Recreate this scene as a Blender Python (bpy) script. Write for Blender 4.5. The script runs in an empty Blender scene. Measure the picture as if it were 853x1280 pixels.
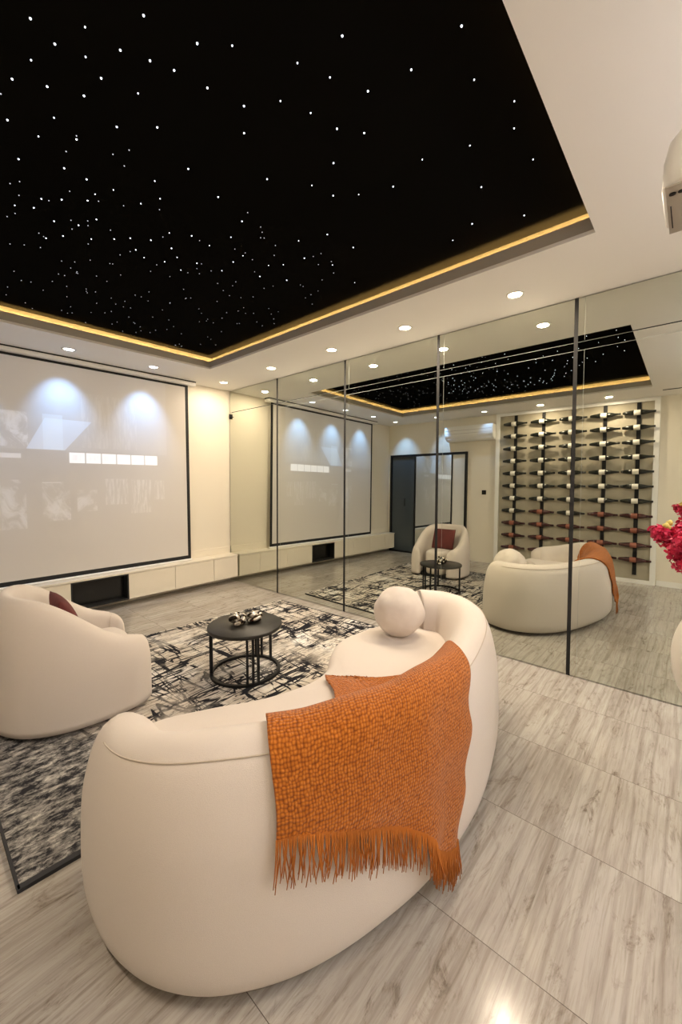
import bpy, bmesh, math, random
from mathutils import Vector, Matrix, noise as mnoise
random.seed(7)
PI = math.pi
sc = bpy.context.scene
col = sc.collection

# ------------------------------------------------------------------ dimensions (metres)
# mirror wall at x = 0, screen wall at y = 5, room on the x < 0 side, floor z = 0
ROOM_X0, ROOM_Y0, ROOM_Y1 = -4.013, -2.4, 5.0
CEIL = 2.70
TX0, TX1, TY0, TY1 = -3.259, -0.758, 0.42, 4.197      # ceiling tray opening
TRAY_LIP = 2.788
STAR_Z = 2.852
def mirror_x(y, z): return 0.0115 * z - 0.0029 * y      # the mirror panels lean back a touch

# ------------------------------------------------------------------ materials
def new_mat(name):
    m = bpy.data.materials.new(name); m.use_nodes = True
    nt = m.node_tree; b = nt.nodes['Principled BSDF']
    return m, nt, b
def N(nt, t, **kw):
    n = nt.nodes.new(t)
    for k, v in kw.items():
        if k in n.inputs.keys(): n.inputs[k].default_value = v
        else: setattr(n, k, v)
    return n
def ramp(nt, stops, interp='LINEAR'):
    r = nt.nodes.new('ShaderNodeValToRGB'); r.color_ramp.interpolation = interp
    e = r.color_ramp.elements
    while len(e) > 1: e.remove(e[-1])
    e[0].position = stops[0][0]; e[0].color = stops[0][1] if len(stops[0][1]) == 4 else (*stops[0][1], 1)
    for p, c in stops[1:]:
        x = e.new(p); x.color = c if len(c) == 4 else (*c, 1)
    return r
def coords(nt, kind='Object', scale=(1, 1, 1), rot=(0, 0, 0), loc=(0, 0, 0)):
    tc = nt.nodes.new('ShaderNodeTexCoord'); mp = nt.nodes.new('ShaderNodeMapping')
    mp.inputs['Scale'].default_value = scale; mp.inputs['Rotation'].default_value = rot; mp.inputs['Location'].default_value = loc
    nt.links.new(tc.outputs[kind], mp.inputs['Vector'])
    return mp.outputs['Vector']
def mix(nt, fac, a, b, mode='MIX'):
    m = nt.nodes.new('ShaderNodeMix'); m.data_type = 'RGBA'; m.blend_type = mode
    def put(sock, v):
        if hasattr(v, 'is_linked') or hasattr(v, 'links'): nt.links.new(v, sock)
        else: sock.default_value = v if not isinstance(v, tuple) or len(v) == 4 else (*v, 1)
    put(m.inputs[0], fac); put(m.inputs[6], a); put(m.inputs[7], b)
    return m.outputs[2]
def math_n(nt, op, a, b=None, clamp=False):
    m = nt.nodes.new('ShaderNodeMath'); m.operation = op; m.use_clamp = clamp
    for i, v in enumerate((a, b)):
        if v is None: continue
        if hasattr(v, 'links'): nt.links.new(v, m.inputs[i])
        else: m.inputs[i].default_value = v
    return m.outputs[0]
def simple(name, c, rough=0.5, metal=0.0, bump=0.0, bscale=200, var=0.0, spec=0.5, coat=0.0):
    m, nt, b = new_mat(name)
    b.inputs['Base Color'].default_value = (*c, 1); b.inputs['Roughness'].default_value = rough
    b.inputs['Metallic'].default_value = metal; b.inputs['Specular IOR Level'].default_value = spec
    b.inputs['Coat Weight'].default_value = coat
    v = coords(nt)
    if var:
        n = N(nt, 'ShaderNodeTexNoise', Scale=6.0, Detail=4.0); nt.links.new(v, n.inputs['Vector'])
        r = ramp(nt, [(0.3, tuple(x * (1 - var) for x in c)), (0.7, tuple(min(1, x * (1 + var)) for x in c))])
        nt.links.new(n.outputs['Fac'], r.inputs['Fac']); nt.links.new(r.outputs['Color'], b.inputs['Base Color'])
    if bump:
        n2 = N(nt, 'ShaderNodeTexNoise', Scale=float(bscale), Detail=3.0); nt.links.new(v, n2.inputs['Vector'])
        bp = N(nt, 'ShaderNodeBump', Strength=bump, Distance=0.004)
        nt.links.new(n2.outputs['Fac'], bp.inputs['Height']); nt.links.new(bp.outputs['Normal'], b.inputs['Normal'])
    return m
def emit(name, c, s, sample=True):
    m, nt, b = new_mat(name)
    b.inputs['Base Color'].default_value = (0, 0, 0, 1)
    b.inputs['Emission Color'].default_value = (*c, 1); b.inputs['Emission Strength'].default_value = s
    if not sample: m.cycles.emission_sampling = 'NONE'
    return m

WALL = simple('cream_paint', (0.80, 0.74, 0.62), 0.55, bump=0.04, bscale=60)
WALL_COOL = simple('white_paint', (0.80, 0.78, 0.72), 0.6, bump=0.04, bscale=60)
CEILP = simple('ceiling_paint', (0.86, 0.84, 0.81), 0.8, bump=0.03, bscale=80)
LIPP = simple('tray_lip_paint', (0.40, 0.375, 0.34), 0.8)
WHITE = simple('white_lacquer', (0.88, 0.87, 0.84), 0.35)
CABINET = simple('cream_lacquer', (0.80, 0.74, 0.62), 0.30)
PLASTIC = simple('white_plastic', (0.82, 0.81, 0.78), 0.35)
BLACK = simple('black_metal', (0.009, 0.009, 0.010), 0.42, bump=0.05, bscale=300, spec=0.3)
BLACKM = simple('matte_black', (0.006, 0.006, 0.006), 0.7)
DARKTOP = simple('dark_table_top', (0.022, 0.020, 0.016), 0.45, bump=0.05, bscale=400, var=0.25)
COVEP = simple('bare_cove_board', (0.085, 0.078, 0.066), 0.9)
STARP = simple('star_panel_black', (0.0055, 0.0052, 0.0045), 0.9, spec=0.0)
MIRROR = simple('mirror_glass', (0.67, 0.69, 0.62), 0.0, metal=1.0)
MIRROR_B = simple('bevel_glass', (0.66, 0.68, 0.61), 0.015, metal=1.0)
EDGE = simple('polished_glass_edge', (0.36, 0.385, 0.35), 0.2)
DARKGLASS = simple('smoked_glass', (0.06, 0.075, 0.085), 0.12, spec=0.5)
DOORMIRROR = simple('door_mirror_glass', (0.62, 0.66, 0.68), 0.02, metal=1.0)
RACKP = simple('taupe_panel', (0.40, 0.36, 0.275), 0.7, bump=0.1, bscale=120, var=0.08)
GLASSB = simple('wine_bottle_glass', (0.012, 0.014, 0.010), 0.12, coat=0.5)
GLASSR = simple('red_wine_bottle_glass', (0.05, 0.012, 0.010), 0.12, coat=0.5)
LABELW = simple('wine_label_paper', (0.80, 0.77, 0.68), 0.6)
LABELR = simple('russet_label_paper', (0.26, 0.085, 0.05), 0.6)
FOIL = simple('capsule_foil', (0.05, 0.012, 0.012), 0.3, metal=0.5)
MAROON = simple('maroon_velvet', (0.115, 0.022, 0.020), 0.85, bump=0.25, bscale=260, var=0.2)
LED = emit('warm_led', (1.0, 0.62, 0.20), 130.0)
LENSW = emit('warm_lamp_lens', (1.0, 0.80, 0.50), 30.0, False)
LENSC = emit('cool_lamp_lens', (1.0, 0.97, 0.92), 8.0, False)
STAR = emit('fibre_star', (0.82, 0.88, 1.0), 3.0, False)
STARF = emit('faint_fibre_star', (0.9, 0.92, 1.0), 0.6, False)
CHROME = simple('chrome', (0.75, 0.74, 0.72), 0.15, metal=1.0)

def fabric(name, c, bump=0.22, scale=800):
    m, nt, b = new_mat(name)
    v = coords(nt)
    n = N(nt, 'ShaderNodeTexNoise', Scale=float(scale), Detail=3.0, Roughness=0.6); nt.links.new(v, n.inputs['Vector'])
    vo = N(nt, 'ShaderNodeTexVoronoi', Scale=float(scale) * 0.55); nt.links.new(v, vo.inputs['Vector'])
    h = math_n(nt, 'ADD', n.outputs['Fac'], vo.outputs['Distance'])
    r = ramp(nt, [(0.3, tuple(x * 0.93 for x in c)), (0.7, tuple(min(1, x * 1.05) for x in c))])
    nt.links.new(n.outputs['Fac'], r.inputs['Fac']); nt.links.new(r.outputs['Color'], b.inputs['Base Color'])
    bp = N(nt, 'ShaderNodeBump', Strength=bump, Distance=0.003); nt.links.new(h, bp.inputs['Height'])
    nt.links.new(bp.outputs['Normal'], b.inputs['Normal'])
    b.inputs['Roughness'].default_value = 0.9; b.inputs['Specular IOR Level'].default_value = 0.2
    b.inputs['Sheen Weight'].default_value = 0.15
    return m
BOUCLE = fabric('cream_boucle', (0.70, 0.632, 0.572))
BOUCLE_D = fabric('tan_piping', (0.56, 0.48, 0.39))

def floor_mat():
    m, nt, b = new_mat('wood_look_tile')
    vec = coords(nt)
    sep = nt.nodes.new('ShaderNodeSeparateXYZ'); nt.links.new(vec, sep.inputs[0])
    TWX, TWY, OX, OY = 0.55, 1.12, 0.42, 0.37
    u = math_n(nt, 'DIVIDE', math_n(nt, 'ADD', sep.outputs[0], OX), TWX)
    w = math_n(nt, 'DIVIDE', math_n(nt, 'SUBTRACT', sep.outputs[1], OY), TWY)
    iu, iw = math_n(nt, 'FLOOR', u), math_n(nt, 'FLOOR', w)
    cell = nt.nodes.new('ShaderNodeCombineXYZ'); nt.links.new(iu, cell.inputs[0]); nt.links.new(iw, cell.inputs[1])
    wn = N(nt, 'ShaderNodeTexWhiteNoise', noise_dimensions='3D'); nt.links.new(cell.outputs[0], wn.inputs['Vector'])
    # grain, stretched along x and shifted from tile to tile
    off = nt.nodes.new('ShaderNodeVectorMath'); off.operation = 'MULTIPLY_ADD'
    nt.links.new(wn.outputs['Color'], off.inputs[0]); off.inputs[1].default_value = (9, 9, 9); nt.links.new(vec, off.inputs[2])
    def stretched(sx, sy):
        mp = nt.nodes.new('ShaderNodeMapping'); mp.inputs['Scale'].default_value = (sx, sy, 1); nt.links.new(off.outputs[0], mp.inputs['Vector'])
        return mp.outputs['Vector']
    big = N(nt, 'ShaderNodeTexNoise', Scale=1.0, Detail=5.0, Roughness=0.6, Distortion=0.9); nt.links.new(stretched(1.3, 4.2), big.inputs['Vector'])
    fine = N(nt, 'ShaderNodeTexNoise', Scale=1.0, Detail=6.0, Roughness=0.7, Distortion=0.5); nt.links.new(stretched(4.5, 95.0), fine.inputs['Vector'])
    rings = N(nt, 'ShaderNodeTexWave', Scale=1.5, Distortion=11.0, Detail=4.0); rings.bands_direction = 'Y'
    rings.inputs['Detail Scale'].default_value = 0.6; nt.links.new(stretched(0.45, 3.4), rings.inputs['Vector'])
    knots = N(nt, 'ShaderNodeTexNoise', Scale=1.0, Detail=8.0, Roughness=0.75, Distortion=2.2); nt.links.new(stretched(3.0, 9.0), knots.inputs['Vector'])
    base = ramp(nt, [(0.30, (0.365, 0.33, 0.295)), (0.48, (0.45, 0.417, 0.378)), (0.68, (0.50, 0.475, 0.437))])
    nt.links.new(big.outputs['Fac'], base.inputs['Fac'])
    gr = ramp(nt, [(0.32, (0.66, 0.63, 0.60)), (0.56, (1, 1, 1))]); nt.links.new(fine.outputs['Fac'], gr.inputs['Fac'])
    c = mix(nt, 0.75, base.outputs['Color'], gr.outputs['Color'], 'MULTIPLY')
    rg = ramp(nt, [(0.0, (0.60, 0.56, 0.52)), (0.20, (1, 1, 1))]); nt.links.new(rings.outputs['Fac'], rg.inputs['Fac'])
    c = mix(nt, 0.42, c, rg.outputs['Color'], 'MULTIPLY')
    kn = ramp(nt, [(0.33, (0.34, 0.29, 0.24)), (0.40, (0.78, 0.75, 0.72)), (0.47, (1, 1, 1))]); nt.links.new(knots.outputs['Fac'], kn.inputs['Fac'])
    c = mix(nt, 0.8, c, kn.outputs['Color'], 'MULTIPLY')
    tone = ramp(nt, [(0, (0.96, 0.96, 0.96)), (1, (1.03, 1.03, 1.02))]); nt.links.new(wn.outputs['Value'], tone.inputs['Fac'])
    c = mix(nt, 1.0, c, tone.outputs['Color'], 'MULTIPLY')
    # joints
    def joint(t, width):
        f = math_n(nt, 'FRACT', t)
        d = math_n(nt, 'MINIMUM', f, math_n(nt, 'SUBTRACT', 1.0, f))
        return math_n(nt, 'LESS_THAN', d, width)
    j = math_n(nt, 'MAXIMUM', joint(u, 0.0020), math_n(nt, 'MULTIPLY', joint(w, 0.0006), 0.3))
    c = mix(nt, j, c, (0.13, 0.11, 0.09))
    nt.links.new(c, b.inputs['Base Color'])
    rr = ramp(nt, [(0.3, (0.19,) * 3), (0.7, (0.12,) * 3)]); nt.links.new(fine.outputs['Fac'], rr.inputs['Fac'])
    nt.links.new(rr.outputs['Color'], b.inputs['Roughness'])
    hgt = math_n(nt, 'SUBTRACT', math_n(nt, 'MULTIPLY', fine.outputs['Fac'], 0.5), j)
    bp = N(nt, 'ShaderNodeBump', Strength=0.12, Distance=0.0015); nt.links.new(hgt, bp.inputs['Height'])
    nt.links.new(bp.outputs['Normal'], b.inputs['Normal'])
    b.inputs['Specular IOR Level'].default_value = 0.26
    return m
FLOOR = floor_mat()

def rug_mat():
    m, nt, b = new_mat('distressed_rug')
    def crack(sx, sy, width, loc, dist=1.2, rot=0.0):
        n = N(nt, 'ShaderNodeTexNoise', Scale=1.0, Detail=3.0, Roughness=0.55, Distortion=dist)
        nt.links.new(coords(nt, 'Object', (sx, sy, 1), (0, 0, rot), loc), n.inputs['Vector'])
        d = math_n(nt, 'ABSOLUTE', math_n(nt, 'SUBTRACT', n.outputs['Fac'], 0.5))
        r = ramp(nt, [(width * 0.6, (1, 1, 1)), (width, (0, 0, 0))]); nt.links.new(d, r.inputs['Fac'])
        return r.outputs['Color']
    v = coords(nt)
    blot = N(nt, 'ShaderNodeTexNoise', Scale=2.1, Detail=7.0, Roughness=0.72, Distortion=0.4); nt.links.new(v, blot.inputs['Vector'])
    speck = N(nt, 'ShaderNodeTexNoise', Scale=26.0, Detail=5.0, Roughness=0.75); nt.links.new(coords(nt, 'Object', (0.55, 1.2, 1)), speck.inputs['Vector'])
    base = ramp(nt, [(0.32, (0.38, 0.36, 0.34)), (0.44, (0.57, 0.51, 0.44)), (0.55, (0.73, 0.69, 0.63)), (0.66, (0.84, 0.83, 0.82))])
    nt.links.new(blot.outputs['Fac'], base.inputs['Fac'])
    sp = ramp(nt, [(0.36, (0.10, 0.10, 0.105)), (0.47, (1, 1, 1))]); nt.links.new(speck.outputs['Fac'], sp.inputs['Fac'])
    c = mix(nt, 0.42, base.outputs['Color'], sp.outputs['Color'], 'MULTIPLY')
    lines = crack(1.0, 6.5, 0.034, (3.1, 0, 0))
    lines2 = crack(5.5, 0.9, 0.026, (0, 7.7, 0))
    lines3 = crack(1.7, 11.0, 0.024, (11.0, 2, 0), 2.0, 0.12)
    f = mix(nt, 1.0, lines, lines2, 'LIGHTEN'); f = mix(nt, 1.0, f, lines3, 'LIGHTEN')
    gate = N(nt, 'ShaderNodeTexNoise', Scale=1.5, Detail=5.0, Roughness=0.7); nt.links.new(coords(nt, 'Object', (1, 1, 1), (0, 0, 0), (5, 5, 0)), gate.inputs['Vector'])
    ga = ramp(nt, [(0.36, (0.25, 0.25, 0.25)), (0.50, (1, 1, 1))]); nt.links.new(gate.outputs['Fac'], ga.inputs['Fac'])
    f = mix(nt, 1.0, f, ga.outputs['Color'], 'MULTIPLY')
    # dark mottled field towards one corner of the rug
    sep = nt.nodes.new('ShaderNodeSeparateXYZ'); nt.links.new(v, sep.inputs[0])
    t = math_n(nt, 'ADD', math_n(nt, 'MULTIPLY', sep.outputs[0], -0.50), math_n(nt, 'MULTIPLY', sep.outputs[1], -0.40))
    tn = math_n(nt, 'ADD', t, math_n(nt, 'MULTIPLY', math_n(nt, 'SUBTRACT', blot.outputs['Fac'], 0.5), 1.4))
    dk = ramp(nt, [(0.38, (0, 0, 0)), (0.62, (1, 1, 1))]); nt.links.new(tn, dk.inputs['Fac'])
    mot = N(nt, 'ShaderNodeTexNoise', Scale=24.0, Detail=8.0, Roughness=0.75, Distortion=0.3); nt.links.new(coords(nt, 'Object', (0.7, 1.3, 1)), mot.inputs['Vector'])
    mr = ramp(nt, [(0.43, (0.03, 0.03, 0.035)), (0.54, (0.30, 0.29, 0.28)), (0.66, (0.66, 0.63, 0.59))]); nt.links.new(mot.outputs['Fac'], mr.inputs['Fac'])
    c = mix(nt, dk.outputs['Color'], c, mr.outputs['Color'])
    inv = math_n(nt, 'SUBTRACT', 1.0, math_n(nt, 'MULTIPLY', dk.outputs['Color'], 0.75))
    f = mix(nt, 1.0, f, inv, 'MULTIPLY')
    c = mix(nt, f, c, (0.016, 0.016, 0.021))
    nt.links.new(c, b.inputs['Base Color'])
    pile = N(nt, 'ShaderNodeTexNoise', Scale=300.0, Detail=2.0); nt.links.new(v, pile.inputs['Vector'])
    hh = math_n(nt, 'ADD', pile.outputs['Fac'], math_n(nt, 'MULTIPLY', speck.outputs['Fac'], 1.5))
    bp = N(nt, 'ShaderNodeBump', Strength=0.5, Distance=0.004); nt.links.new(hh, bp.inputs['Height'])
    nt.links.new(bp.outputs['Normal'], b.inputs['Normal'])
    b.inputs['Roughness'].default_value = 0.95; b.inputs['Specular IOR Level'].default_value = 0.1
    return m
RUG = rug_mat()
RUGEDGE = simple('rug_binding', (0.035, 0.036, 0.042), 0.9)

def throw_mat():
    m, nt, b = new_mat('orange_waffle_knit')
    tc = nt.nodes.new('ShaderNodeTexCoord')
    mp = nt.nodes.new('ShaderNodeMapping'); mp.inputs['Scale'].default_value = (1, 1, 1)
    nt.links.new(tc.outputs['UV'], mp.inputs['Vector'])
    nz = N(nt, 'ShaderNodeTexNoise', Scale=30.0, Detail=2.0); nt.links.new(mp.outputs['Vector'], nz.inputs['Vector'])
    ds = nt.nodes.new('ShaderNodeVectorMath'); ds.operation = 'MULTIPLY_ADD'
    nt.links.new(nz.outputs['Color'], ds.inputs[0]); ds.inputs[1].default_value = (0.010, 0.010, 0); nt.links.new(mp.outputs['Vector'], ds.inputs[2])
    vo = N(nt, 'ShaderNodeTexVoronoi', Scale=104.0); vo.inputs['Randomness'].default_value = 0.35
    nt.links.new(ds.outputs[0], vo.inputs['Vector'])
    r = ramp(nt, [(0.12, (0.60, 0.20, 0.026)), (0.42, (0.44, 0.125, 0.012)), (0.70, (0.22, 0.052, 0.004))])
    nt.links.new(vo.outputs['Distance'], r.inputs['Fac']); nt.links.new(r.outputs['Color'], b.inputs['Base Color'])
    inv = math_n(nt, 'SUBTRACT', 1.0, vo.outputs['Distance'])
    bp = N(nt, 'ShaderNodeBump', Strength=0.8, Distance=0.007); nt.links.new(inv, bp.inputs['Height'])
    nt.links.new(bp.outputs['Normal'], b.inputs['Normal'])
    b.inputs['Roughness'].default_value = 0.9; b.inputs['Specular IOR Level'].default_value = 0.15
    b.inputs['Sheen Weight'].default_value = 0.2
    return m
THROW = throw_mat()
YARN = simple('orange_yarn', (0.45, 0.138, 0.016), 0.9, bump=0.2, bscale=500, var=0.2)

def screen_mat():
    """Projected picture on the screen: what it gives off, in the screen's own x / z metres."""
    m, nt, b = new_mat('projection_screen')
    sep = nt.nodes.new('ShaderNodeSeparateXYZ'); nt.links.new(coords(nt), sep.inputs[0])
    X, Z = sep.outputs[0], sep.outputs[2]
    def box(x0, x1, z0, z1):
        a = math_n(nt, 'MULTIPLY', math_n(nt, 'GREATER_THAN', X, x0), math_n(nt, 'LESS_THAN', X, x1))
        c = math_n(nt, 'MULTIPLY', math_n(nt, 'GREATER_THAN', Z, z0), math_n(nt, 'LESS_THAN', Z, z1))
        return math_n(nt, 'MULTIPLY', a, c)
    b.inputs['Base Color'].default_value = (0.60, 0.56, 0.505, 1); b.inputs['Roughness'].default_value = 0.85
    b.inputs['Specular IOR Level'].default_value = 0.1
    e = (0.030, 0.028, 0.027, 1)
    cur = None
    def over(maskv, c, fac=1.0):
        nonlocal cur
        f = math_n(nt, 'MULTIPLY', maskv, fac)
        cur = mix(nt, math_n(nt, 'MULTIPLY', f, 0.85), e if cur is None else cur, c)
    nz = N(nt, 'ShaderNodeTexNoise', Scale=5.0, Detail=5.0, Roughness=0.65, Distortion=1.5); nt.links.new(coords(nt, 'Object', (1.2, 1, 1)), nz.inputs['Vector'])
    st = N(nt, 'ShaderNodeTexNoise', Scale=6.0, Detail=5.0, Roughness=0.7, Distortion=0.4); nt.links.new(coords(nt, 'Object', (6, 1, 0.8)), st.inputs['Vector'])
    blob = ramp(nt, [(0.46, (0, 0, 0)), (0.62, (1, 1, 1))]); nt.links.new(nz.outputs['Fac'], blob.inputs['Fac'])
    strk = ramp(nt, [(0.45, (0, 0, 0)), (0.60, (1, 1, 1))]); nt.links.new(st.outputs['Fac'], strk.inputs['Fac'])
    bw, sw = blob.outputs['Color'], strk.outputs['Color']
    def band(maskv, tex): return math_n(nt, 'MULTIPLY', maskv, tex)
    # faint hero banner across the upper half
    over(box(-3.25, -0.95, 1.74, 2.62), (0.095, 0.100, 0.115), 0.35)
    over(band(box(-1.86, -1.30, 1.78, 2.36), sw), (0.13, 0.13, 0.135), 0.6)
    # bright garment shape, a slanted quad under the second lamp
    dz = math_n(nt, 'SUBTRACT', Z, 1.74)
    left = math_n(nt, 'GREATER_THAN', X, math_n(nt, 'ADD', -2.34, math_n(nt, 'MULTIPLY', dz, 0.50)))
    right = math_n(nt, 'LESS_THAN', X, math_n(nt, 'ADD', -2.02, math_n(nt, 'MULTIPLY', dz, 0.80)))
    gq = math_n(nt, 'MULTIPLY', math_n(nt, 'MULTIPLY', left, right), box(-2.40, -1.70, 1.745, 2.06))
    over(gq, (0.19, 0.27, 0.40), 0.55)
    over(box(-2.20, -2.03, 1.745, 2.10), (0.22, 0.30, 0.40), 0.35)
    over(band(box(-2.62, -2.32, 1.76, 2.10), bw), (0.25, 0.26, 0.29), 0.6)
    over(box(-2.60, -2.38, 1.65, 1.695), (0.24, 0.24, 0.25), 0.7)
    # poster row below
    for x0, x1, z0, z1, tex in ((-2.62, -2.35, 0.96, 1.44, bw), (-2.22, -1.98, 1.02, 1.42, bw), (-1.92, -1.73, 1.10, 1.33, bw),
                                (-1.65, -1.41, 1.16, 1.45, sw), (-1.38, -1.15, 1.05, 1.44, sw), (-1.11, -0.99, 1.2, 1.43, sw)):
        over(band(box(x0, x1, z0, z1), tex), (0.20, 0.20, 0.205), 0.55)
    over(box(-2.22, -2.06, 1.405, 1.415), (0.24, 0.24, 0.25), 0.6)
    # row of six small thumbnails
    for k in range(6):
        x0 = -1.98 + k * 0.1535
        over(box(x0, x0 + 0.143, 1.615, 1.725), (0.46, 0.45, 0.47), 0.95)
        over(band(box(x0 + 0.025, x0 + 0.118, 1.645, 1.70), sw), (0.28, 0.28, 0.30), 0.7)
    nt.links.new(cur, b.inputs['Emission Color']); b.inputs['Emission Strength'].default_value = 1.0
    m.cycles.emission_sampling = 'NONE'
    return m
SCREEN = screen_mat()

def knot_mat():
    m, nt, b = new_mat('striped_metal_glaze')
    w = N(nt, 'ShaderNodeTexWave', Scale=9.0, Distortion=4.0, Detail=2.0); nt.links.new(coords(nt, 'Object', (1, 1, 1), (0.6, 0.4, 0)), w.inputs['Vector'])
    r = ramp(nt, [(0.30, (0.03, 0.022, 0.016)), (0.48, (0.42, 0.31, 0.17)), (0.65, (0.80, 0.75, 0.66))]); nt.links.new(w.outputs['Fac'], r.inputs['Fac'])
    nt.links.new(r.outputs['Color'], b.inputs['Base Color']); b.inputs['Metallic'].default_value = 0.6; b.inputs['Roughness'].default_value = 0.22
    return m
KNOT = knot_mat()
PETAL = simple('crimson_petal', (0.66, 0.035, 0.11), 0.6, var=0.4)
BUD = simple('yellow_green_bud', (0.72, 0.60, 0.16), 0.6, var=0.2)
STEM = simple('green_stem', (0.07, 0.13, 0.03), 0.6)
CERAMIC = simple('cream_ceramic', (0.80, 0.77, 0.70), 0.35, bump=0.05, bscale=60)

# ------------------------------------------------------------------ object helpers
def obj(name, bm, mat, parent=None, smooth=False):
    me = bpy.data.meshes.new(name)
    bmesh.ops.recalc_face_normals(bm, faces=bm.faces[:])
    bm.to_mesh(me); bm.free()
    for mm in (mat if isinstance(mat, (list, tuple)) else [mat]): me.materials.append(mm)
    if smooth:
        for p in me.polygons: p.use_smooth = True
    o = bpy.data.objects.new(name, me); col.objects.link(o)
    if parent: o.parent = parent
    return o
def thing(name, label, cat, loc=(0, 0, 0), rz=0.0, group=None):
    o = bpy.data.objects.new(name, None); col.objects.link(o)
    o.empty_display_size = 0.1
    o.location = loc; o.rotation_euler = (0, 0, rz); o['label'] = label; o['category'] = cat
    if group: o['group'] = group
    return o
def tag(o, label, cat, group=None, kind=None):
    o['label'] = label; o['category'] = cat
    if group: o['group'] = group
    if kind: o['kind'] = kind
    return o
def struct(name, bm, m, label=None, smooth=False):
    o = obj(name, bm, m, None, smooth); o['kind'] = 'structure'
    if label: o['label'] = label
    return o
def dup(root, loc, rz=None, label=None):
    r = root.copy(); col.objects.link(r); r.location = loc
    if rz is not None: r.rotation_euler = (0, 0, rz)
    if label: r['label'] = label
    for ch in list(root.children):
        c = ch.copy(); col.objects.link(c); c.parent = r
        for g in list(ch.children):
            d = g.copy(); col.objects.link(d); d.parent = c
    return r
def box(bm, x0, x1, y0, y1, z0, z1, bevel=0.0, seg=2):
    vs = [bm.verts.new((x, y, z)) for z in (z0, z1) for x, y in ((x0, y0), (x1, y0), (x1, y1), (x0, y1))]
    fs = [bm.faces.new([vs[i] for i in q]) for q in ((3, 2, 1, 0), (4, 5, 6, 7), (0, 1, 5, 4), (1, 2, 6, 5), (2, 3, 7, 6), (3, 0, 4, 7))]
    if bevel:
        es = list({e for f in fs for e in f.edges})
        bmesh.ops.bevel(bm, geom=es, offset=bevel, segments=seg, affect='EDGES', profile=0.5)
    return bm
def B(*a, **k): return box(bmesh.new(), *a, **k)
def tube(bm, pts, r, seg=8, cap=True, closed=False):
    pts = [Vector(p) for p in pts]; n = len(pts); rings = []
    up = Vector((0, 0, 1)); prev = None
    for i, p in enumerate(pts):
        if closed: t = pts[(i + 1) % n] - pts[i - 1]
        else: t = pts[min(i + 1, n - 1)] - pts[max(i - 1, 0)]
        t.normalize()
        if prev is None:
            a = t.cross(up)
            if a.length < 1e-3: a = t.cross(Vector((1, 0, 0)))
        else: a = prev - t * prev.dot(t)
        a.normalize(); prev = a; bvec = t.cross(a)
        rr = r[i] if isinstance(r, (list, tuple)) else r
        rings.append([bm.verts.new(p + (a * math.cos(k * 2 * PI / seg) + bvec * math.sin(k * 2 * PI / seg)) * rr) for k in range(seg)])
    for i in range(n if closed else n - 1):
        A, Bq = rings[i], rings[(i + 1) % n]
        for k in range(seg): bm.faces.new((A[k], A[(k + 1) % seg], Bq[(k + 1) % seg], Bq[k]))
    if cap and not closed:
        bm.faces.new(rings[0][::-1]); bm.faces.new(rings[-1])
    return bm
def lathe(bm, prof, seg=32, c=(0, 0, 0), axis='z'):
    rings = []
    for r, z in prof:
        ring = []
        for k in range(seg):
            a = 2 * PI * k / seg
            p = (r * math.cos(a), r * math.sin(a), z)
            if axis == 'y': p = (p[0], z, p[1])
            ring.append(bm.verts.new((c[0] + p[0], c[1] + p[1], c[2] + p[2])))
        rings.append(ring)
    for A, Bq in zip(rings, rings[1:]):
        for k in range(seg): bm.faces.new((A[k], A[(k + 1) % seg], Bq[(k + 1) % seg], Bq[k]))
    bm.faces.new(rings[0][::-1]); bm.faces.new(rings[-1])
    return bm
def disc(bm, r, z0, z1, seg=64, c=(0, 0), bevel=0.004):
    return lathe(bm, [(r - bevel, z0), (r, z0 + bevel), (r, z1 - bevel), (r - bevel, z1)], seg, (c[0], c[1], 0))
def spline(pts, n, closed=False):
    """Catmull-Rom resampled at equal arc length."""
    P = [Vector(p) for p in pts]; m = len(P); out = []
    segs = m if closed else m - 1
    for i in range(segs):
        if closed: a, b, c, d = P[i - 1], P[i], P[(i + 1) % m], P[(i + 2) % m]
        else: a, b, c, d = P[max(i - 1, 0)], P[i], P[i + 1], P[min(i + 2, m - 1)]
        for k in range(24):
            t = k / 24
            out.append(0.5 * ((2 * b) + (c - a) * t + (2 * a - 5 * b + 4 * c - d) * t * t + (3 * b - a - 3 * c + d) * t ** 3))
    if not closed: out.append(P[-1])
    else: out.append(out[0].copy())
    L = [0.0]
    for a, b in zip(out, out[1:]): L.append(L[-1] + (b - a).length)
    res = []; j = 0
    cnt = n if closed else n - 1
    for i in range(n):
        s = L[-1] * i / cnt
        while j < len(L) - 2 and L[j + 1] < s: j += 1
        f = (s - L[j]) / max(1e-9, L[j + 1] - L[j])
        res.append(out[j].lerp(out[j + 1], f))
    return res, L[-1]
def smoothstep(t): t = max(0.0, min(1.0, t)); return t * t * (3 - 2 * t)

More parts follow.
